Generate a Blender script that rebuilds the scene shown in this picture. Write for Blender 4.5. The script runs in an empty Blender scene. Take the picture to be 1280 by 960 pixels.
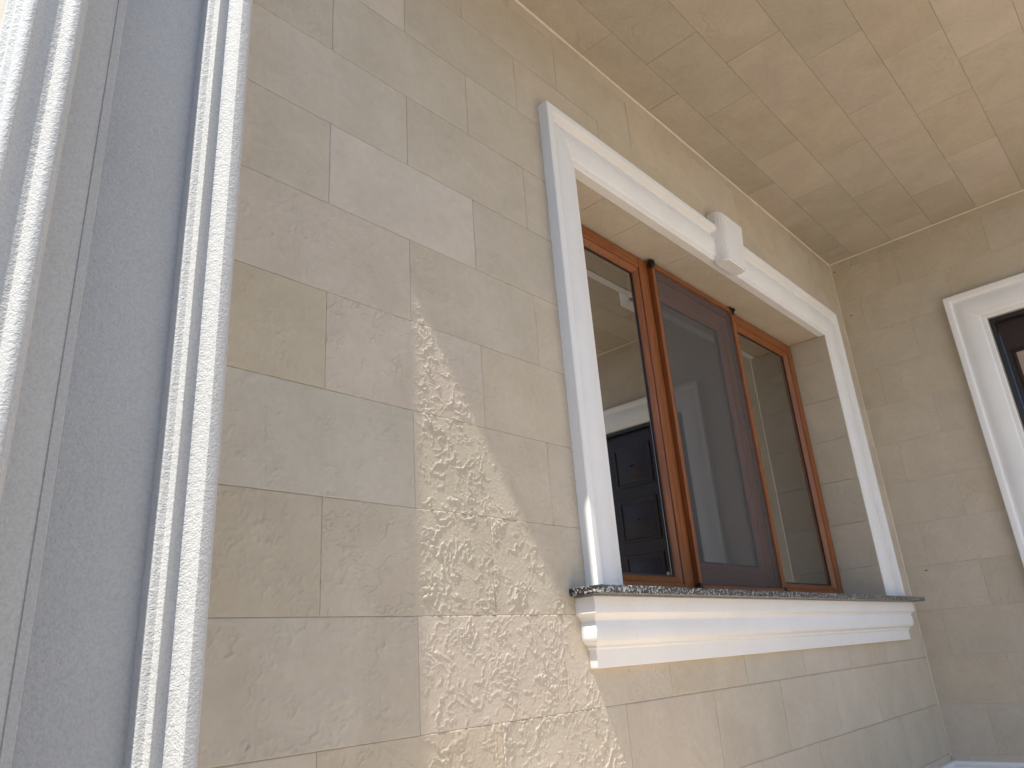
import bpy, bmesh, math, random
import numpy as np
from mathutils import Matrix, Vector

scene = bpy.context.scene
C = scene.collection
random.seed(7)
R_ = math.radians

# ------------------------------------------------------------------ camera
cam = bpy.data.objects.new('camera', bpy.data.cameras.new('camera'))
C.objects.link(cam)
cam.data.sensor_width = 36.0
cam.data.lens = 26.0
cam.data.clip_start = 0.02
cam.data.clip_end = 3000
AX = [[0.6830472208751502, 0.21260807181140784, 0.6987448045283554],
      [-0.7271923286441468, 0.2871692076622752, 0.6234782781554811],
      [-0.06810147733960603, -0.9339869667030993, 0.3507570880437152]]
M = Matrix.Identity(4)
for i in range(3):
    M[i][0] = AX[i][0]; M[i][1] = -AX[i][1]; M[i][2] = -AX[i][2]
M.translation = Vector((0.0, -1.1, 0.68))
cam.matrix_world = M
scene.camera = cam

# ------------------------------------------------------------------ sky, sun, exposure
SUN = Vector((-1.0, -0.20, 2.2)).normalized()          # towards the sun
el = math.asin(SUN.z); az = math.atan2(SUN.x, SUN.y)
world = bpy.data.worlds.new('World'); scene.world = world
world.use_nodes = True
wn = world.node_tree
bg = wn.nodes['Background']
sky = wn.nodes.new('ShaderNodeTexSky')
sky.sky_type = 'NISHITA'; sky.sun_disc = False
sky.sun_elevation = el; sky.sun_rotation = az % (2 * math.pi)
sky.air_density = 1.0; sky.dust_density = 0.8; sky.ozone_density = 1.6
wn.links.new(sky.outputs[0], bg.inputs[0]); bg.inputs[1].default_value = 0.15
sl = bpy.data.lights.new('sun', 'SUN'); sl.energy = 5.0; sl.angle = R_(0.45); sl.color = (1.0, 0.95, 0.86)
so = bpy.data.objects.new('sun', sl); C.objects.link(so)
so.rotation_euler = SUN.to_track_quat('Z', 'Y').to_euler(); so.location = (-3, -2, 8)
scene.view_settings.view_transform = 'Standard'
scene.view_settings.look = 'None'
scene.view_settings.gamma = 1.0
scene.view_settings.use_curve_mapping = False
scene.view_settings.exposure = 0.90
scene.render.engine = 'CYCLES'
scene.cycles.max_bounces = 8
scene.cycles.diffuse_bounces = 5
scene.cycles.glossy_bounces = 5
scene.cycles.transparent_max_bounces = 16

# ------------------------------------------------------------------ helpers
def tag(o, label=None, cat=None, group=None, kind=None):
    if cat and not kind: kind = 'thing'
    if label: o['label'] = label
    if cat: o['category'] = cat
    if group: o['group'] = group
    if kind: o['kind'] = kind
    return o

def empty(name, loc=(0, 0, 0)):
    o = bpy.data.objects.new(name, None); o.empty_display_size = 0.1
    C.objects.link(o); o.location = loc
    return o

def link(name, me, mat, parent=None, loc=(0, 0, 0)):
    o = bpy.data.objects.new(name, me)
    if mat and not me.materials: me.materials.append(mat)
    C.objects.link(o)
    if parent:
        o.parent = parent
        o.matrix_parent_inverse = Matrix.Translation(parent.location).inverted()
    o.location = loc
    return o

def mesh(name, verts, faces, smooth=False):
    me = bpy.data.meshes.new(name); me.from_pydata(verts, [], faces); me.update()
    bm = bmesh.new(); bm.from_mesh(me)
    bmesh.ops.recalc_face_normals(bm, faces=bm.faces)
    bm.to_mesh(me); bm.free()
    if smooth:
        me.polygons.foreach_set('use_smooth', [True] * len(me.polygons))
    return me

def box_mesh(name, x0, x1, y0, y1, z0, z1, bev=0.0, seg=2):
    bm = bmesh.new()
    bmesh.ops.create_cube(bm, size=1.0)
    for v in bm.verts:
        v.co = ((x0 + x1) / 2 + v.co.x * (x1 - x0), (y0 + y1) / 2 + v.co.y * (y1 - y0), (z0 + z1) / 2 + v.co.z * (z1 - z0))
    if bev:
        bmesh.ops.bevel(bm, geom=bm.edges[:], offset=bev, segments=seg, affect='EDGES', profile=0.5)
    me = bpy.data.meshes.new(name); bm.to_mesh(me); bm.free()
    return me

def box(name, b, mat, parent=None, bev=0.0, seg=2):
    return link(name, box_mesh(name, *b, bev, seg), mat, parent)

def join_boxes(name, bs, mat, parent=None):
    bm = bmesh.new()
    for (x0, x1, y0, y1, z0, z1) in bs:
        r = bmesh.ops.create_cube(bm, size=1.0)
        for v in r['verts']:
            v.co = ((x0 + x1) / 2 + v.co.x * (x1 - x0), (y0 + y1) / 2 + v.co.y * (y1 - y0), (z0 + z1) / 2 + v.co.z * (z1 - z0))
    me = bpy.data.meshes.new(name); bm.to_mesh(me); bm.free()
    return link(name, me, mat, parent)

def strip(name, stations, mat, parent=None, closed=False, caps=True, auto=35):
    """stations: list of equally long point lists (profile copies) bridged one to the next"""
    n = len(stations[0]); verts = [p for s in stations for p in s]; faces = []
    m = n if closed else n - 1
    for a in range(len(stations) - 1):
        for i in range(m):
            j = (i + 1) % n
            faces.append((a * n + i, a * n + j, (a + 1) * n + j, (a + 1) * n + i))
    if caps and closed:
        faces.append(tuple(range(n))); faces.append(tuple(range((len(stations) - 1) * n, len(stations) * n)))
    me = mesh(name, verts, faces, True)
    me.set_sharp_from_angle(angle=R_(auto))
    return link(name, me, mat, parent)

# ------------------------------------------------------------------ materials
class NT:
    def __init__(s, name):
        s.m = bpy.data.materials.new(name); s.m.use_nodes = True
        s.t = s.m.node_tree; s.b = s.t.nodes['Principled BSDF']; s.out = s.t.nodes['Material Output']
    def n(s, typ, ins=None, **kw):
        nd = s.t.nodes.new(typ)
        for k, v in kw.items(): setattr(nd, k, v)
        for k, v in (ins or {}).items():
            if hasattr(v, 'links') or isinstance(v, bpy.types.NodeSocket): s.t.links.new(v, nd.inputs[k])
            else: nd.inputs[k].default_value = v
        return nd
    def l(s, a, b): s.t.links.new(a, b)
    def noise(s, vec, scale, detail=2.0, rough=0.5, dist=0.0):
        return s.n('ShaderNodeTexNoise', {'Vector': vec, 'Scale': scale, 'Detail': detail, 'Roughness': rough, 'Distortion': dist})
    def math(s, op, a, b=0.0, clamp=False):
        return s.n('ShaderNodeMath', {0: a, 1: b}, operation=op, use_clamp=clamp).outputs[0]
    def ramp(s, fac, stops):
        r = s.n('ShaderNodeValToRGB', {0: fac}); e = r.color_ramp.elements
        while len(e) < len(stops): e.new(0.5)
        for i, (p, c) in enumerate(stops):
            e[i].position = p; e[i].color = c if len(c) == 4 else (*c, 1)
        return r.outputs[0]
    def bump(s, h, strength, dist, normal=None):
        ins = {'Height': h, 'Strength': strength, 'Distance': dist}
        if normal: ins['Normal'] = normal
        return s.n('ShaderNodeBump', ins).outputs[0]
    def mix(s, f, a, b, blend='MIX'):
        nd = s.t.nodes.new('ShaderNodeMix'); nd.data_type = 'RGBA'; nd.blend_type = blend
        for i, v in ((0, f), (6, a), (7, b)):
            if isinstance(v, bpy.types.NodeSocket): s.t.links.new(v, nd.inputs[i])
            else: nd.inputs[i].default_value = v if i == 0 or len(v) == 4 else (*v, 1)
        return nd.outputs[2]

def stone_material(name, relief):
    t = NT(name)
    tc = t.n('ShaderNodeTexCoord').outputs['Object']
    oi = t.n('ShaderNodeObjectInfo')
    off = t.n('ShaderNodeVectorMath', {0: oi.outputs['Random'], 1: (37.0, 53.0, 71.0)}, operation='MULTIPLY').outputs[0]
    vec = t.n('ShaderNodeVectorMath', {0: tc, 1: off}, operation='ADD').outputs[0]
    # colour: tile's own tint with soft mottling and a few veins
    n1 = t.noise(vec, 7.0, 4.0, 0.6, 0.6)
    n2 = t.noise(vec, 60.0, 3.0, 0.6)
    f1 = t.ramp(n1.outputs[0], [(0.3, (0.93, 0.92, 0.90)), (0.7, (1.05, 1.05, 1.05))])
    f2 = t.ramp(n2.outputs[0], [(0.3, (0.97, 0.96, 0.95)), (0.7, (1.03, 1.03, 1.03))])
    col = t.mix(1.0, oi.outputs['Color'], f1, 'MULTIPLY')
    col = t.mix(1.0, col, f2, 'MULTIPLY')
    t.l(col, t.b.inputs['Base Color'])
    t.b.inputs['Roughness'].default_value = 0.75
    t.b.inputs['Specular IOR Level'].default_value = 0.2
    nrm = None
    if relief:
        w = t.noise(vec, 9.0, 3.0, 0.6)
        wv = t.n('ShaderNodeVectorMath', {0: w.outputs[1], 1: (0.10, 0.10, 0.10)}, operation='MULTIPLY').outputs[0]
        v2 = t.n('ShaderNodeVectorMath', {0: vec, 1: wv}, operation='ADD').outputs[0]
        a = t.noise(v2, 7.0, 2.0, 0.5).outputs[0]
        fr = t.math('FRACT', t.math('MULTIPLY', a, 9.0))
        cl = t.ramp(fr, [(0.0, (0, 0, 0)), (0.13, (1, 1, 1)), (0.3, (.75, .75, .75)), (1.0, (0, 0, 0))])
        mk = t.ramp(t.noise(vec, 6.0, 2.0).outputs[0], [(0.44, (0, 0, 0)), (0.62, (1, 1, 1))])
        h1 = t.math('MULTIPLY', cl, mk)
        b = t.noise(v2, 16.0, 2.0, 0.5).outputs[0]
        rg = t.ramp(b, [(0.465, (0, 0, 0)), (0.5, (1, 1, 1)), (0.535, (0, 0, 0))])
        mk2 = t.ramp(t.noise(vec, 11.0, 2.0).outputs[0], [(0.5, (0, 0, 0)), (0.66, (1, 1, 1))])
        h2 = t.math('MULTIPLY', t.math('MULTIPLY', rg, mk2), 0.8)
        h = t.math('ADD', t.math('ADD', h1, h2), t.math('MULTIPLY', t.noise(vec, 25.0, 3.0).outputs[0], 0.7))
        nrm = t.bump(h, 1.0, 0.0009)
    g = t.math('ADD', t.math('MULTIPLY', t.noise(vec, 330.0, 2.0).outputs[0], 0.6), t.noise(vec, 130.0, 2.0).outputs[0])
    nrm = t.bump(g, 0.7, 0.0007, nrm)
    t.l(nrm, t.b.inputs['Normal'])
    return t.m

def white_material(name, grain=1.0, col=(0.74, 0.74, 0.73), scale=420.0):
    t = NT(name)
    tc = t.n('ShaderNodeTexCoord').outputs['Object']
    n1 = t.noise(tc, 5.0, 4.0, 0.6)
    c = t.ramp(n1.outputs[0], [(0.3, tuple(x * 0.94 for x in col)), (0.65, col)])
    sp = t.ramp(t.noise(tc, scale * 0.7, 3.0, 0.7).outputs[0], [(0.32, (1 - .12 * grain,) * 3), (0.6, (1.03, 1.03, 1.03))])
    c = t.mix(1.0, c, sp, 'MULTIPLY')
    t.l(c, t.b.inputs['Base Color'])
    t.b.inputs['Roughness'].default_value = 0.7
    t.b.inputs['Specular IOR Level'].default_value = 0.3
    g = t.math('ADD', t.noise(tc, scale, 2.0, 0.6).outputs[0], t.math('MULTIPLY', t.noise(tc, scale * 0.35, 2.0).outputs[0], 0.9))
    t.l(t.bump(g, min(1.0, grain), 0.0014 * grain), t.b.inputs['Normal'])
    return t.m

def plain(name, col, rough=0.6, spec=0.4, bump=None, metal=0.0, var=0.08, vs=12.0):
    t = NT(name)
    tc = t.n('ShaderNodeTexCoord').outputs['Object']
    n1 = t.noise(tc, vs, 4.0, 0.6)
    c = t.ramp(n1.outputs[0], [(0.3, tuple(x * (1 - var) for x in col)), (0.7, tuple(min(1, x * (1 + var)) for x in col))])
    t.l(c, t.b.inputs['Base Color'])
    t.b.inputs['Roughness'].default_value = rough
    t.b.inputs['Specular IOR Level'].default_value = spec
    t.b.inputs['Metallic'].default_value = metal
    if bump: t.l(t.bump(t.noise(tc, bump[0], 3.0).outputs[0], 0.6, bump[1]), t.b.inputs['Normal'])
    return t.m

def wood_material(name, c0, c1, rough, axis=(40.0, 40.0, 3.0)):
    t = NT(name)
    tc = t.n('ShaderNodeTexCoord').outputs['Object']
    mp = t.n('ShaderNodeMapping', {'Vector': tc, 'Scale': axis}).outputs[0]
    n = t.noise(mp, 2.2, 5.0, 0.65, 0.8)
    c = t.ramp(n.outputs[0], [(0.3, c0), (0.68, c1)])
    t.l(c, t.b.inputs['Base Color'])
    t.b.inputs['Roughness'].default_value = rough
    t.b.inputs['Specular IOR Level'].default_value = 0.4
    t.l(t.bump(n.outputs[0], 0.35, 0.0006), t.b.inputs['Normal'])
    return t.m

def granite_material():
    t = NT('granite')
    tc = t.n('ShaderNodeTexCoord').outputs['Object']
    v = t.n('ShaderNodeTexVoronoi', {'Vector': tc, 'Scale': 260.0})
    n = t.noise(tc, 190.0, 3.0, 0.7)
    f = t.math('ADD', t.math('MULTIPLY', t.n('ShaderNodeSeparateColor', {0: v.outputs['Color']}).outputs[0], 0.5), t.math('MULTIPLY', n.outputs[0], 0.6))
    c = t.ramp(f, [(0.35, (0.008, 0.008, 0.010)), (0.58, (0.035, 0.036, 0.04)), (0.68, (0.22, 0.22, 0.22)), (0.82, (0.5, 0.48, 0.45))])
    t.l(c, t.b.inputs['Base Color'])
    t.b.inputs['Roughness'].default_value = 0.35
    t.l(t.bump(n.outputs[0], 0.4, 0.0006), t.b.inputs['Normal'])
    return t.m

def glass_material():
    t = NT('window_glass')
    t.t.nodes.remove(t.b)
    tr = t.n('ShaderNodeBsdfTransparent', {0: (0.55, 0.58, 0.56, 1)})
    gl = t.n('ShaderNodeBsdfGlossy', {'Color': (0.95, 0.95, 0.92, 1), 'Roughness': 0.015})
    fr = t.n('ShaderNodeFresnel', {'IOR': 5.6})
    mx = t.n('ShaderNodeMixShader', {0: fr.outputs[0], 1: tr.outputs[0], 2: gl.outputs[0]})
    t.l(mx.outputs[0], t.out.inputs[0])
    return t.m

def mesh_material():
    t = NT('insect_mesh')
    t.t.nodes.remove(t.b)
    tr = t.n('ShaderNodeBsdfTransparent', {0: (1, 1, 1, 1)})
    df = t.n('ShaderNodeBsdfDiffuse', {0: (0.13, 0.13, 0.135, 1)})
    mx = t.n('ShaderNodeMixShader', {0: 0.50, 1: tr.outputs[0], 2: df.outputs[0]})
    t.l(mx.outputs[0], t.out.inputs[0])
    return t.m

MS = stone_material('stone_tile', True)
MSR = stone_material('stone_tile_carved', False)
MJ = plain('joint_mortar', (0.36, 0.32, 0.26), 0.9, 0.1)
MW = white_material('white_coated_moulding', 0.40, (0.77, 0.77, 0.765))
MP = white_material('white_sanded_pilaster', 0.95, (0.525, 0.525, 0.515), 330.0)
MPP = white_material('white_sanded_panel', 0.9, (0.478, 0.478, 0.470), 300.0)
MF = wood_material('brown_window_frame', (0.160, 0.050, 0.014), (0.290, 0.098, 0.028), 0.38)
MFX = wood_material('brown_window_rail', (0.160, 0.050, 0.014), (0.290, 0.098, 0.028), 0.38, (3.0, 40.0, 40.0))
MD = wood_material('dark_door_wood', (0.014, 0.007, 0.006), (0.032, 0.015, 0.012), 0.35)
MG = granite_material()
MGL = glass_material()
MSC = mesh_material()
MBK = plain('black_plastic', (0.012, 0.012, 0.013), 0.35, 0.5)
MSP = plain('grey_spacer', (0.32, 0.33, 0.34), 0.35, 0.5)
MDG = plain('door_pane', (0.36, 0.29, 0.24), 0.5, 0.2)
MSE = plain('cream_sealant', (0.62, 0.56, 0.45), 0.55, 0.4)
MGR = plain('paving', (0.20, 0.19, 0.175), 0.9, 0.2, (60.0, 0.002), vs=0.8)
MFL = plain('porch_floor', (0.62, 0.50, 0.375), 0.6, 0.3, (90.0, 0.001), vs=3.0)
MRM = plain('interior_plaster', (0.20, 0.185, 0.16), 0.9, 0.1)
MRF = plain('roof_render', (0.6, 0.57, 0.5), 0.9, 0.1)

# ------------------------------------------------------------------ layout numbers (metres)
CEIL = 2.630; XW2 = 3.96; YF = -1.46              # ceiling height, end wall, porch front
ZR0, PZ = 0.5700, 0.2006                           # course line and course pitch
PX = 0.417                                         # tile length
OX0, OX1, OZ1 = 1.592, 3.600, 2.102                # window opening
SZ = 0.828                                         # top of the stone sill
RD = 0.175                                         # depth of the window reveal
GAP = 0.00024

# ------------------------------------------------------------------ numpy noise for the carved tile faces
_rng = np.random.RandomState(11)
_perm = np.concatenate([_rng.permutation(512)] * 2)
_ang = _rng.rand(512) * 2 * np.pi
_gx, _gy = np.cos(_ang), np.sin(_ang)
def pn(x, y):
    xi = np.floor(x).astype(int); yi = np.floor(y).astype(int)
    xf = x - xi; yf = y - yi
    u = xf ** 3 * (xf * (xf * 6 - 15) + 10); v = yf ** 3 * (yf * (yf * 6 - 15) + 10)
    def g(ix, iy, fx, fy):
        h = _perm[(_perm[ix & 511] + iy) & 511]
        return _gx[h] * fx + _gy[h] * fy
    a = g(xi, yi, xf, yf); b = g(xi + 1, yi, xf - 1, yf)
    c = g(xi, yi + 1, xf, yf - 1); d = g(xi + 1, yi + 1, xf - 1, yf - 1)
    return (a + u * (b - a)) + v * ((c + u * (d - c)) - (a + u * (b - a)))
def fbm(x, y, o=3, gain=0.5):
    s = 0; amp = 1
    for k in range(o):
        s = s + amp * pn(x * 2 ** k + 17.3 * k, y * 2 ** k + 9.1 * k); amp *= gain
    return s
def sst(a, b, x):
    t = np.clip((x - a) / (b - a), 0, 1); return t * t * (3 - 2 * t)
def relief(x, z, sx, sz):
    """height in metres of the torn-slate face"""
    X = x + sx; Z = z + sz
    wx = fbm(X * 14, Z * 14, 4, 0.65) * 0.034; wz = fbm(X * 14 + 40, Z * 14 + 7, 4, 0.65) * 0.034
    a = fbm((X + wx) * 8, (Z + wz) * 8, 2) * 3.6
    s = a - np.floor(a)
    cliff = sst(0, 0.05, s) * (1 - sst(0.06, 0.30, s))         # ragged flake edges
    m1 = sst(-0.10, 0.15, fbm(X * 9 + 5, Z * 9 + 3, 2))
    b = pn((X + wx * 1.4) * 12 + 90, (Z + wz * 1.4) * 12 + 31)
    m2 = sst(-0.15, 0.12, fbm(X * 13 + 55, Z * 13 + 33, 2))
    rid = np.exp(-(b / 0.027) ** 2)
    b2 = pn((X + wx * 1.2) * 21 + 20, (Z + wz * 1.2) * 21 + 71)
    m4 = sst(-0.05, 0.18, fbm(X * 14 + 35, Z * 14 + 13, 2))
    rid2 = np.exp(-(b2 / 0.042) ** 2)
    # short chisel strokes
    c = pn((X * 0.8 + Z * 0.6) * 70 + wx * 60, (Z * 0.8 - X * 0.6) * 14)
    m3 = sst(0.05, 0.25, fbm(X * 9 + 15, Z * 9 + 73, 2))
    b3 = pn((X + wx) * 33 + 60, (Z + wz) * 33 + 11)
    rid3 = np.exp(-(b3 / 0.065) ** 2) * sst(-0.05, 0.2, fbm(X * 17 + 75, Z * 17 + 3, 2))
    h = 0.00080 * cliff * m1 + 0.00115 * rid * m2 + 0.00085 * rid2 * m4 + 0.00045 * rid3 + 0.00035 * np.clip(c, 0, 1) * m3
    h = h + 0.00005 * fbm(X * 22, Z * 22, 2) + 0.00012 * fbm(X * 140, Z * 140, 3, 0.75)
    return h

def carved_tile(name, w, h, step, seed, parent, loc, color):
    nx = max(4, int(round(w / step))); nz = max(4, int(round(h / step)))
    xs = np.linspace(-w / 2, w / 2, nx + 1); zs = np.linspace(-h / 2, h / 2, nz + 1)
    Xg, Zg = np.meshgrid(xs, zs)
    rs = np.random.RandomState(seed)
    H = relief(Xg, Zg, rs.rand() * 60, rs.rand() * 60) * (0.75 + 0.5 * rs.rand())
    e = np.minimum(np.minimum(Xg + w / 2, w / 2 - Xg), np.minimum(Zg + h / 2, h / 2 - Zg))
    H = H * sst(-0.003, 0.003, e) - 0.00018 * (1 - sst(0, 0.0014, e))
    H = H + (rs.rand() - .5) * 0.0003 + Xg * (rs.rand() - .5) * 0.0008 + Zg * (rs.rand() - .5) * 0.0008
    N = (nx + 1) * (nz + 1)
    co = np.stack([Xg.ravel(), -H.ravel(), Zg.ravel()], 1)
    idx = np.arange(N).reshape(nz + 1, nx + 1)
    q = np.stack([idx[:-1, :-1], idx[:-1, 1:], idx[1:, 1:], idx[1:, :-1]], -1).reshape(-1, 4)
    loop = np.concatenate([idx[0, :], idx[1:, -1], idx[-1, -2::-1], idx[-2:0:-1, 0]])
    back = co[loop].copy(); back[:, 1] = 0.007
    k = len(loop); bi = N + np.arange(k)
    sq = np.stack([loop, bi, np.roll(bi, -1), np.roll(loop, -1)], 1)
    co = np.concatenate([co, back]); F = np.concatenate([q, sq])
    me = bpy.data.meshes.new(name)
    me.vertices.add(len(co)); me.vertices.foreach_set('co', co.ravel())
    me.loops.add(F.size); me.loops.foreach_set('vertex_index', F.ravel().astype(np.int32))
    me.polygons.add(len(F)); me.polygons.foreach_set('loop_start', np.arange(len(F), dtype=np.int32) * 4)
    me.polygons.foreach_set('use_smooth', np.concatenate([np.ones(len(q), bool), np.zeros(k, bool)]))
    me.update(calc_edges=True); me.validate()
    o = link(name, me, MSR, parent, loc); o.color = (*color, 1)
    return o

PAL = [(0.510, 0.462, 0.385), (0.498, 0.458, 0.385), (0.520, 0.472, 0.400), (0.495, 0.455, 0.375),
       (0.505, 0.455, 0.368), (0.510, 0.468, 0.392), (0.485, 0.445, 0.368)]
def tint(r, spread=0.025):
    c = PAL[r.randrange(len(PAL))]; k = 1 + r.uniform(-spread, spread)
    return (c[0] * k * 1.01, c[1] * k * .985, c[2] * k * .965)

_cache = {}
def flat_tile(w, h, parent, loc, rot, color):
    """bevelled thin slab, front face towards local -Y, shared by equal sizes"""
    key = (round(w, 4), round(h, 4))
    if key not in _cache:
        b = 0.0003
        v = [(-w/2, .007, -h/2), (w/2, .007, -h/2), (w/2, .007, h/2), (-w/2, .007, h/2)]
        v += [(-w/2, b, -h/2), (w/2, b, -h/2), (w/2, b, h/2), (-w/2, b, h/2)]
        v += [(-w/2+b, 0, -h/2+b), (w/2-b, 0, -h/2+b), (w/2-b, 0, h/2-b), (-w/2+b, 0, h/2-b)]
        f = [(0, 3, 2, 1), (8, 9, 10, 11)]
        for i in range(4):
            j = (i + 1) % 4
            f += [(i, j, 4 + j, 4 + i), (4 + i, 4 + j, 8 + j, 8 + i)]
        me = mesh('tile', v, f); me.materials.append(MS); _cache[key] = me
    o = link('tile', _cache[key], MS, parent, loc); o.rotation_euler = rot
    o.color = (*color, 1)
    return o

# ------------------------------------------------------------------ ground, floor
me = mesh('ground', [(-900, -900, -0.62), (900, -900, -0.62), (900, 900, -0.62), (-900, 900, -0.62)], [(0, 1, 2, 3)])
tag(link('ground', me, MGR), kind='structure')
tag(box('porch_floor', (0.72, 7.0, -6.5, -0.002, -0.62, 0.0), MFL, None, 0.006), kind='structure')

MBW = plain('shade_wall_render', (0.13, 0.125, 0.115), 0.95, 0.1, (30.0, 0.004), vs=2.0)
tag(box('added_shade_wall', (-7.0, 0.3, -3.25, -3.0, -0.62, 3.3), MBW, None, 0.01), kind='structure')  # unseen wall added behind the camera to shade the left side

# ------------------------------------------------------------------ facade wall with the window
fw = empty('facade_wall', (2.0, 0.0, 0.0))
tag(fw, 'long cream stone-tiled facade wall holding the brown three-part window', 'wall')
XL = 0.150
join_boxes('wall_core', [(XL, OX0 - .008, .004, .30, -.6, 3.1), (OX1 + .008, XW2 + .30, .004, .30, -.6, 3.1),
                         (OX0 - .008, OX1 + .008, .004, .30, -.6, SZ - .012), (OX0 - .008, OX1 + .008, .004, .30, OZ1 + .008, 3.1)], MJ, fw)
rt = random.Random(3)
SPECIAL = {(5, 0.9): (0.545, 0.498, 0.440), (2, 0.72): (0.490, 0.462, 0.405), (0, 0.72): (0.490, 0.450, 0.388),
           (1, 0.5): (0.465, 0.420, 0.345), (3, 0.5): (0.485, 0.435, 0.345)}
rng_rows = range(-3, 11)
nt = 0
for k in rng_rows:
    z0 = ZR0 + PZ * k; z1 = z0 + PZ
    if k == 10: z1 = CEIL + 0.05
    z0 = max(z0, 0.02)
    off = 0.716 if k % 2 else 0.9255
    x = off - PX * 3
    cuts = []
    while x < XW2:
        a = max(x, 0.30); b = min(x + PX, XW2 - .0005)
        if b - a > 0.01:
            if k in (-1, 1, 4, 7) and 1.6 < a < 3.2 and rt.random() < 0.35 and b - a > .3:
                cuts += [(a, a + PX * .62), (a + PX * .62, b)]
            else: cuts.append((a, b))
        x += PX
    for (a, b) in cuts:
        # rectangles left after taking out the window opening
        rects = [(a, b, z0, z1)]
        if b > OX0 and a < OX1 and z1 > SZ - .012 and z0 < OZ1:
            rects = []
            if a < OX0: rects.append((a, OX0, z0, z1))
            if b > OX1: rects.append((OX1, b, z0, z1))
            xa, xb = max(a, OX0), min(b, OX1)
            if z0 < SZ - .012: rects.append((xa, xb, z0, SZ - .012))
            if z1 > OZ1: rects.append((xa, xb, OZ1, z1))
        for (p, q, r, s) in rects:
            if q - p < .006 or s - r < .006: continue
            col = tint(rt)
            for (kk, xx), cc in SPECIAL.items():
                if kk == k and p < xx < q: col = (cc[0], cc[1] * .985, cc[2] * .945)
            cx, cz = (p + q) / 2, (r + s) / 2
            w, h = q - p - 2 * GAP, s - r - 2 * GAP
            if 0.75 < cx < 1.62 and cz < 1.62 and cz > 0.3: step = 0.0015
            elif cx < 0.76 and cz < 2.2: step = 0.0024
            elif cx < 1.6: step = 0.0032
            elif cz < 0.8: step = 0.0045
            else: step = 0
            if step: carved_tile('tile', w, h, step, 1000 + nt, fw, (cx, 0, cz), col)
            else: flat_tile(w, h, fw, (cx, -0.0006 + rt.uniform(-.0004, .0004), cz), (rt.uniform(-.002, .002), 0, rt.uniform(-.002, .002)), col)
            nt += 1
# reveal tiles: soffit, both sides
xr = OX0
for i, xe in enumerate((1.80, 2.02, 2.36, 2.60, 2.94, 3.27, OX1)):
    w = xe - xr
    flat_tile(w - .0013, RD + .02 - GAP, fw, ((xr + xe) / 2, (RD + .02) / 2 + .001, OZ1), (R_(90), 0, 0), tint(rt))
    xr = xe
for side in (0, 1):
    for k in range(1, 8):
        r = max(ZR0 + PZ * k, SZ + .001); s = min(ZR0 + PZ * (k + 1), OZ1 - .0006)
        if s - r < .01: continue
        xx = OX1 if side else OX0
        flat_tile(RD + .02 - .002, s - r - .0013, fw, (xx, (RD + .02) / 2 + .001, (r + s) / 2), (0, 0, R_(-90 if side else 90)), tint(rt))

# ------------------------------------------------------------------ end wall with the door
ew = empty('entrance_wall', (XW2, -1.2, 0.0))
tag(ew, 'cream stone-tiled end wall with the dark door, at right angles to the window wall', 'wall')
DY0, DY1, DZ1 = -0.635, -1.62, 2.062                # door opening
join_boxes('wall_core', [(XW2 + .004, XW2 + .28, DY0 - .004, 0.003, -.6, 3.1), (XW2 + .004, XW2 + .28, YF, DY1 + .004, -.6, 3.1),
                         (XW2 + .004, XW2 + .28, DY1 + .004, DY0 - .004, DZ1 - .004, 3.1)], MJ, ew)
for k in range(-3, 11):
    z0 = max(ZR0 + PZ * k, .02); z1 = ZR0 + PZ * (k + 1)
    if k == 10: z1 = CEIL + .05
    y = -0.004 + (0.10 if k % 2 else 0.31)
    if k == -2: y = 0.225
    while y > YF:
        a = min(y, -0.001); b = max(y - PX, YF)
        y -= PX
        if a - b < .01: continue
        rects = [(a, b, z0, z1)]
        if b < DY0 and a > DY1 and z0 < DZ1:
            rects = []
            if a > DY0: rects.append((a, DY0, z0, z1))
            if b < DY1: rects.append((DY1, b, z0, z1))
            if z1 > DZ1: rects.append((min(a, DY0), max(b, DY1), DZ1, z1))
        for (p, q, r, s) in rects:
            if p - q < .006 or s - r < .006: continue
            flat_tile(p - q - 2*GAP, s - r - 2*GAP, ew, (XW2 - .0006 + rt.uniform(-.0004, .0004), (p + q) / 2, (r + s) / 2),
                      (rt.uniform(-.001, .001), 0, R_(-90) + rt.uniform(-.002, .002)), tint(rt, .03))
for (y, z) in ((-0.020, 2.578), (-0.094, 0.949), (-0.05, 2.30)):
    m_ = box('nail_head', (XW2 - .0035, XW2 + .004, y - .004, y + .004, z - .0025, z + .0025), MBK, ew, .001, 1)

# ------------------------------------------------------------------ porch ceiling (underside of the roof) with its tiles
pr = empty('ceiling', (2.4, -1.2, CEIL))
tag(pr, 'cream stone-tiled porch ceiling meeting both walls overhead', kind='structure')
CP = [(0.158, 0.0), (0.578, -0.196), (0.602, -0.160), (0.700, -0.160), (0.745, -0.215), (0.82, -0.262), (0.82, YF), (XW2 + .3, YF), (XW2 + .3, 0.0)]  # unseen roof edge: invented corner notch and shortened front shape the incoming light
zt = CEIL + .42
v = [(x, y, CEIL + .006) for x, y in CP] + [(x, y, zt) for x, y in CP]
n = len(CP)
f = [tuple(range(n)), tuple(range(n, 2 * n))] + [(i, (i + 1) % n, n + (i + 1) % n, n + i) for i in range(n)]
link('roof_slab', mesh('roof_slab', v, f), MRF, pr)
box('joint_bed', (0.83, XW2, YF, -0.3, CEIL + .0045, CEIL + .0058), MJ, pr)
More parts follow.
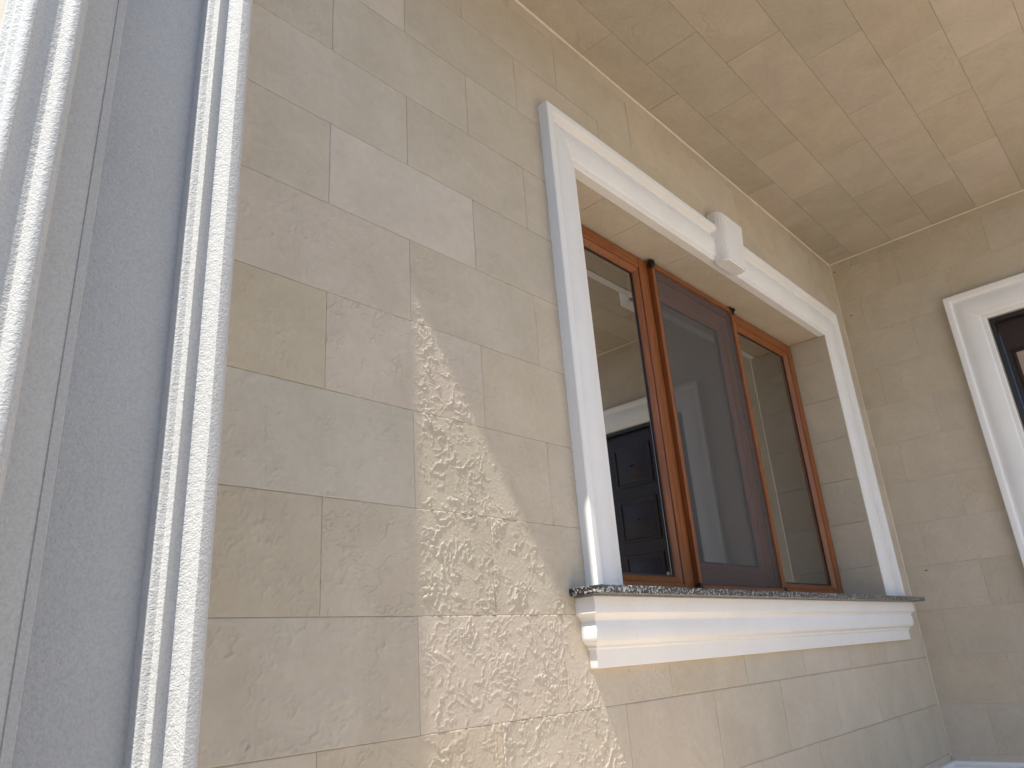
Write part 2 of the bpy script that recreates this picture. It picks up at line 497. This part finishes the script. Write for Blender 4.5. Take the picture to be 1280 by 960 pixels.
for j in range(0, 15):
    y0 = 0.0 if j == 0 else -0.135 - .2015 * (j - 1); y1 = -0.135 - .2015 * j
    if y1 < YF: y1 = YF
    if y0 - y1 < .01: continue
    x = 2.130 - PX * 5 + (PX / 2 if j % 2 else 0)
    while x < XW2:
        a = max(x, 0.825); b = min(x + PX, XW2 - .001); x += PX
        if y0 > -.22: a = max(a, 0.83)
        if b - a < .01: continue
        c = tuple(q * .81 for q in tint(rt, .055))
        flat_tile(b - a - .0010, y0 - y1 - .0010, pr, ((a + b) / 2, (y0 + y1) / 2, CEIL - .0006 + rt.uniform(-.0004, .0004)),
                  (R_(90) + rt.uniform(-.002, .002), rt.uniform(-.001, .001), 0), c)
# sealant beads along the corners
def bead(p, q, r, up):
    d = (Vector(q) - Vector(p)); u = Vector(up[0]); w = Vector(up[1]); st = []
    nseg = 40
    rb = random.Random(len(bpy.data.objects))
    for i in range(nseg + 1):
        c = Vector(p) + d * (i / nseg); rr = r * rb.uniform(.8, 1.2)
        st.append([tuple(c), tuple(c + u * rr), tuple(c + (u + w) * rr * .62), tuple(c + w * rr)])
    strip('sealant_bead', st, MSE, pr, closed=True, auto=80)
bead((0.8, -.0005, CEIL - .001), (XW2 - .002, -.0005, CEIL - .001), .0045, ((0, -1, 0), (0, 0, -1)))
bead((XW2 - .001, -.004, CEIL - .001), (XW2 - .001, YF, CEIL - .001), .0045, ((-1, 0, 0), (0, 0, -1)))
bead((XW2 - .001, -.001, .16), (XW2 - .001, -.001, CEIL - .004), .0035, ((-1, 0, 0), (0, -1, 0)))

# ------------------------------------------------------------------ side wall of the corner (left of the pilaster)
sw = empty('side_wall', (XL, 1.5, 0.0))
tag(sw, 'sunlit cream stone side wall just behind the left edge of the pilaster', 'wall')
box('wall_core', (XL, XL + .2, .302, 4.0, -.6, 3.1), MJ, sw)
for k in range(-3, 12):
    y = .0055 - (.2 if k % 2 else 0)
    while y < 2.2:
        a = max(y, .0055); b = y + PX; y += PX
        flat_tile(b - a - 2*GAP, PZ - 2*GAP, sw, (XL - .008, (a + b) / 2, ZR0 + PZ * (k + .5)), (0, 0, R_(-90)), tint(rt))

# ------------------------------------------------------------------ pilaster
pl = empty('pilaster', (0.33, 0.0, -0.6))
tag(pl, 'tall white sanded pilaster with moulded edges at the left corner', 'pilaster')
ZB, ZT = -0.6, CEIL - 0.004
def arc(pts, n=5):
    """Catmull-Rom through points to round a profile"""
    P = [pts[0]] + list(pts) + [pts[-1]]; out = []
    for i in range(1, len(P) - 2):
        for s in range(n):
            t = s / n
            q = [0.5 * (2*P[i][c] + (P[i+1][c]-P[i-1][c])*t + (2*P[i-1][c]-5*P[i][c]+4*P[i+1][c]-P[i+2][c])*t*t + (-P[i-1][c]+3*P[i][c]-3*P[i+1][c]+P[i+2][c])*t**3) for c in (0, 1)]
            out.append(tuple(q))
    out.append(tuple(pts[-1])); return out
left = [(.152, -.004), (.139, -.004), (.139, .012), (.147, .016), (.147, .034), (.154, .038), (.154, .050)] \
     + arc([(.1545, .0535), (.157, .0575), (.162, .0600), (.168, .0600)], 3) \
     + arc([(.1695, .0592), (.177, .0570), (.189, .0560), (.200, .0562)], 4) \
     + arc([(.2020, .0568), (.2060, .0635), (.2105, .0685), (.2170, .0702), (.2240, .0690), (.2300, .0620), (.2335, .0480), (.2350, .0255)], 4) + [(.2350, -.004)]
right = [(.4190, -.004), (.4190, .0245), (.4200, .0275), (.4230, .0385)] + arc([(.4240, .0398), (.4262, .0408), (.4300, .0418), (.4340, .0430)], 3) + arc([(.4350, .0450), (.4362, .0505), (.4385, .0535), (.4420, .0528)], 3) \
      + arc([(.4440, .0510), (.4495, .0496), (.4560, .0505), (.4640, .0555), (.4705, .0640)], 5) + [(.4716, .0670), (.4720, .0705), (.4732, .0718), (.4750, .0720), (.4885, .0720), (.4918, .0712), (.4934, .0690), (.4934, -.004)]
def deepen(prof, k=.092 / .072):
    return [(x * (1.1 - h * k) / (1.1 - h), h * k) for x, h in prof]
def ext(name, prof, mat, parent, wob=0.0):
    st = []; prof = deepen(prof)
    for i in range(41):
        z = ZB + (ZT - ZB) * i / 40
        dx = wob * math.sin(z * 5.1 + len(prof)) + wob * .6 * math.sin(z * 13.7)
        st.append([(x + dx, -h + dx * .5, z) for x, h in prof])
    return strip(name, st, mat, parent, closed=True, auto=40)
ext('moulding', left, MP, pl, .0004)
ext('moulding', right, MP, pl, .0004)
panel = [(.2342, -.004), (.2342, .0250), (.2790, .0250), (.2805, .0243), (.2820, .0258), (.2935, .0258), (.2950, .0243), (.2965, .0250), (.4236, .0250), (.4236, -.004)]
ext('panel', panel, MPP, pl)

# ------------------------------------------------------------------ window surround (mitred mouldings and keystone)
TRIM = [(0.0, -.030), (0.0, .002), (.004, .006), (.020, .0075), (.0225, .0105)] + arc([(.026, .0125), (.040, .0165), (.060, .0205), (.080, .0215), (.098, .0185), (.112, .0130), (.119, .0105)], 4) \
     + [(.1215, .0120), (.1235, .0300), (.1255, .0340), (.129, .0350), (.1475, .0350), (.150, .0325), (.150, -.002)]
def surround(name, label, o, u, nrm, a0, a1, zb, zt, parent_label_cat):
    """frame round an opening; o origin, u axis along the wall, nrm out of the wall"""
    r = empty(name, tuple(Vector(o) + Vector(u) * ((a0 + a1) / 2) + Vector((0, 0, zb))))
    tag(r, label, parent_label_cat)
    o, u, nrm = Vector(o), Vector(u), Vector(nrm); K = Vector((0, 0, 1))
    P = lambda s, h, z: tuple(o + u * s + nrm * h + K * z)
    e = .0004
    def run(nm, f):
        strip(nm, [[f(t / 24, w, h) for w, h in TRIM] for t in range(25)], MW, r, closed=True, auto=30)
    run('jamb_moulding', lambda t, w, h: P(a0 - w, h, zb + (zt + w - e - zb) * t))
    run('jamb_moulding', lambda t, w, h: P(a1 + w, h, zb + (zt + w - e - zb) * t))
    run('head_moulding', lambda t, w, h: P(a0 - w + e + (a1 - a0 + 2 * w - 2 * e) * t, h, zt + w))
    return r
ws = surround('window_surround', 'white moulded frame with keystone around the brown window', (0, 0, 0), (1, 0, 0), (0, -1, 0), OX0, OX1 + .003, SZ + .0005, OZ1 - .002, 'window surround')
# keystone
bm = bmesh.new()
kx = [(2.476, 2.086), (2.640, 2.086), (2.672, 2.312), (2.476, 2.312)]
kv = []
for (y, sc) in ((-.001, 0), (-.044, 0), (-.066, .012)):
    cx_, cz_ = 2.568, 2.2
    for (x, z) in kx:
        kv.append(bm.verts.new((x - math.copysign(sc, x - cx_), y + (.004 if (z < 2.1 and sc) else 0), z - (sc if z > cz_ else 0))))
bm.faces.new(kv[0:4])
for a in (0, 4):
    for i in range(4):
        bm.faces.new((kv[a + i], kv[a + (i + 1) % 4], kv[a + 4 + (i + 1) % 4], kv[a + 4 + i]))
bm.faces.new(kv[8:12])
bmesh.ops.recalc_face_normals(bm, faces=bm.faces)
bmesh.ops.bevel(bm, geom=bm.edges[:], offset=.005, segments=3, affect='EDGES')
me = bpy.data.meshes.new('keystone'); bm.to_mesh(me); bm.free()
link('keystone', me, MW, ws)

# ------------------------------------------------------------------ sill slab and moulded apron below it
sl_o = box('window_sill', (1.377, 3.826, -.092, RD + .06, SZ - .018, SZ), MG, None, .0025)
tag(sl_o, 'thin dark speckled granite sill slab under the window', 'window sill')
ap = [(.812, .0), (.8098, .052), (.806, .0555), (.7725, .0560)] + arc([(.7700, .0555), (.7680, .0530), (.7640, .0475), (.7590, .0435), (.7545, .0412)], 3) \
   + arc([(.7520, .0416), (.745, .0432), (.732, .0440), (.718, .0425), (.7095, .0395)], 3) + arc([(.7080, .0375), (.7045, .031), (.7010, .0275)], 3) \
   + [(.7000, .0272), (.6965, .0275), (.6952, .0262), (.6925, .0225), (.6900, .0215), (.6560, .0210), (.6525, .0195), (.6520, .0)]
st = [[(1.451 - h, .002, z) for z, h in ap], [(1.451 - h, -h, z) for z, h in ap]] + \
     [[(1.451 - h + (3.700 + h - 1.451 + h) * i / 20, -h, z) for z, h in ap] for i in range(1, 20)] + \
     [[(3.700 + h, -h, z) for z, h in ap], [(3.700 + h, .002, z) for z, h in ap]]
apo = strip('sill_apron', st, MW, None, closed=False, auto=30)
tag(apo, 'white stepped moulding running under the dark granite sill', 'moulding')

# ------------------------------------------------------------------ window
wd = empty('window', ((OX0 + OX1) / 2, RD, SZ))
tag(wd, 'brown wood-look three-part window set back in the tiled reveal', 'window')
YA, YB = RD, RD + .070
ZS = SZ - .004
zt_, zb_ = OZ1 - .0085, SZ + .001
box('frame_stile', (OX0 + .008, OX0 + .062, YA, YB, zb_, zt_), MF, wd, .003)
box('frame_stile', (OX1 - .062, OX1 - .008, YA, YB, zb_, zt_), MF, wd, .003)
for (a, b) in ((OX0 + .0625, 2.2005), (2.2805, 2.8995), (2.9805, OX1 - .0625)):
    box('frame_rail', (a, b, YA + .0006, YB, zt_ - .045, zt_), MFX, wd, .003)
    box('frame_rail', (a, b, YA + .0006, YB, zb_, zb_ + .050), MFX, wd, .003)
box('mullion', (2.201, 2.280, YA - .0005, YB, zb_, zt_), MF, wd, .003)
box('mullion', (2.900, 2.980, YA - .0005, YB, zb_, zt_), MF, wd, .003)
def pane(a, b, z0, z1, yg, lab):
    """glazing bead frame, gasket, spacer and two sheets of glass; a..b, z0..z1 is the hole in the frame"""
    w = .022
    s = [(0, .006), (.004, .0045), (.016, .013), (w, .020), (w, .034), (0, .034)]
    def loop(prof, name, mat, y0, au=30):
        st = []
        for (ux, uz) in ((0, 0), (1, 0), (1, 1), (0, 1), (0, 0)):
            st.append([((a + p if ux == 0 else b - p), y0 + d, (z0 + p if uz == 0 else z1 - p)) for p, d in prof])
        return strip(name, st, mat, par, closed=True, caps=False, auto=au)
    par = wd
    loop(s, 'glazing_bead', MF, yg)
    par = box('pane', (a + w - .008, b - w + .008, yg + .0240, yg + .0280, z0 + w - .008, z1 - w + .008), MGL, wd)
    loop([(w - .001, .021), (w + .006, .0215), (w + .006, .0235), (w - .001, .0235)], 'gasket', MBK, yg)
    loop([(w, .0290), (w + .013, .0290), (w + .013, .0395), (w, .0395)], 'spacer', MSP, yg)
    box('pane', (a + w - .006, b - w + .006, yg + .0400, yg + .0440, z0 + w - .006, z1 - w + .006), MGL, wd)
pane(OX0 + .062, 2.201, zb_ + .050, zt_ - .045, YA, 'left')
pane(2.980, OX1 - .062, zb_ + .050, zt_ - .045, YA, 'right')
# middle light: an opening sash with its own frame
for b_ in ((2.281, 2.335, YA + .006, YB + .012, zb_ + .051, zt_ - .046), (2.845, 2.899, YA + .006, YB + .012, zb_ + .051, zt_ - .046)):
    box('sash_stile', b_, MF, wd, .004)
for z0, z1 in ((zb_ + .051, zb_ + .105), (zt_ - .100, zt_ - .046)):
    box('sash_rail', (2.3352, 2.8448, YA + .0066, YB + .0115, z0, z1), MFX, wd, .004)
pane(2.335, 2.845, zb_ + .105, zt_ - .100, YA + .006, 'middle')

# ------------------------------------------------------------------ insect screen
sc = empty('insect_screen', (2.59, RD, SZ))
tag(sc, 'grey insect screen in thin brown frame over the middle window light', 'insect screen')
sx0, sx1, sz0, sz1 = 2.262, 2.922, SZ + .026, OZ1 - .014
y0, y1 = RD - .020, RD - .0012
fwid = .020
box('screen_stile', (sx0, sx0 + fwid, y0, y1, sz0, sz1), MF, sc, .002)
box('screen_stile', (sx1 - fwid, sx1, y0, y1, sz0, sz1), MF, sc, .002)
box('screen_rail', (sx0 + fwid + .0003, sx1 - fwid - .0003, y0 + .0004, y1, sz0, sz0 + fwid), MFX, sc, .002)
box('screen_rail', (sx0 + fwid + .0003, sx1 - fwid - .0003, y0 + .0004, y1, sz1 - fwid, sz1), MFX, sc, .002)
me = mesh('screen_mesh', [(sx0 + .015, y0 + .008, sz0 + .015), (sx1 - .015, y0 + .008, sz0 + .015), (sx1 - .015, y0 + .008, sz1 - .015), (sx0 + .015, y0 + .008, sz1 - .015)], [(0, 1, 2, 3)])
link('screen_mesh', me, MSC, sc)
for (x, z, dx, dz) in ((sx0, sz0, 1, 1), (sx1, sz0, -1, 1), (sx0, sz1, 1, -1), (sx1, sz1, -1, -1)):
    bs = [(min(x - dx * .006, x + dx * .022), max(x - dx * .006, x + dx * .022), y0 - .004, y0 + .010, min(z - dz * .006, z + dz * .010), max(z - dz * .006, z + dz * .010)),
          (min(x - dx * .0065, x + dx * .010), max(x - dx * .0065, x + dx * .010), y0 - .0045, y0 + .0105, min(z - dz * .0065, z + dz * .026), max(z - dz * .0065, z + dz * .026)),
          (x - .006, x + .006, y0 - .012, y0 - .003, z + dz * .004 - .006, z + dz * .004 + .006)]
    join_boxes('corner_clip', bs, MBK, sc)

# ------------------------------------------------------------------ room behind the window
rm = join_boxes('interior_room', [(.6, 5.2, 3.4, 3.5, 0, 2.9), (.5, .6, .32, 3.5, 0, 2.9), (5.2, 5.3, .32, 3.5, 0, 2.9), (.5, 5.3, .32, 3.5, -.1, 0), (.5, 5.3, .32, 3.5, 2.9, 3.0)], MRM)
tag(rm, kind='structure')

# ------------------------------------------------------------------ door and its surround
surround('door_surround', 'white moulded frame around the dark door on the end wall', (XW2, 0, 0), (0, 1, 0), (-1, 0, 0), DY1, DY0, .002, DZ1, 'door surround')
dr = empty('door', (XW2 + .06, (DY0 + DY1) / 2, 0))
tag(dr, 'dark brown panelled door with a pale pane on the end wall', 'door')
xd = XW2 + .045
join_boxes('door_frame', [(XW2 + .012, xd + .06, DY0 - .022, DY0 - .0045, .002, DZ1 - .005), (XW2 + .012, xd + .06, DY1 + .0045, DY1 + .022, .002, DZ1 - .005),
                          (XW2 + .012, xd + .06, DY1 + .0225, DY0 - .0225, DZ1 - .024, DZ1 - .0045)], MBK, dr)  # frame coloured black to give the shadow gap around the leaf
ya, yb = DY0 - .026, DY1 + .026
yp = (-.690, -.87); zp = (.55, 1.885)
leaf = join_boxes('leaf', [(xd, xd + .05, yp[0], ya, .01, DZ1 - .027), (xd, xd + .05, yb, yp[1], .01, DZ1 - .027),
                    (xd, xd + .05, yp[1], yp[0], zp[1], DZ1 - .027), (xd, xd + .05, yp[1], yp[0], .01, zp[0])], MD, dr)
def dloop(name, y0_, y1_, z0_, z1_, prof, mat):
    st = []
    for (a, b) in ((0, 0), (1, 0), (1, 1), (0, 1), (0, 0)):
        st.append([(xd + d, (y0_ - p if a == 0 else y1_ + p), (z0_ + p if b == 0 else z1_ - p)) for p, d in prof])
    strip(name, st, mat, leaf, closed=True, caps=False)
dloop('pane_moulding', yp[0] + .008, yp[1] - .008, zp[0] - .008, zp[1] + .008, [(0, -.001), (.002, -.006), (.009, -.008), (.016, .004), (.018, .012), (0, .012)], MD)
box('door_pane', (xd + .008, xd + .014, yp[1], yp[0], zp[0], zp[1]), MDG, leaf)
for (y0_, y1_) in ((-.93, -1.22), (-1.27, -1.55)):
    for (z0_, z1_) in ((.15, .70), (.78, 1.25), (1.33, 1.60), (1.68, 1.95)):
        dloop('leaf_panel', y0_, y1_, z0_, z1_, [(0, .001), (.003, -.007), (.016, -.008), (.022, -.001), (.030, -.001), (.055, -.009), (.13, -.009), (.13, .001)], MD)
box('handle', (xd - .055, xd - .040, -.905, -.885, .95, 1.12), MSP, leaf, .006)

# ------------------------------------------------------------------ skirting along both walls
SK = [(.0, .0), (.0, .016), (.112, .016)] + arc([(.1125, .0155), (.116, .0125), (.120, .0125), (.1235, .0150)], 3) + arc([(.125, .0165), (.133, .0175), (.1395, .0150), (.1415, .010)], 3) + [(.1415, .0)]
s1 = strip('skirting', [[(.52, -h - .0015, z) for z, h in SK], [(XW2 - .0015 - h, -h - .0015, z) for z, h in SK]], MW, None, closed=True, auto=30)
tag(s1, 'white skirting at the foot of the window wall', 'skirting')
s2 = strip('skirting', [[(XW2 - .0015 - h, -h - .0025, z) for z, h in SK], [(XW2 - .0015 - h, DY0 + .152, z) for z, h in SK]], MW, None, closed=True, auto=30)
tag(s2, 'white skirting at the foot of the end wall beside the door', 'skirting')
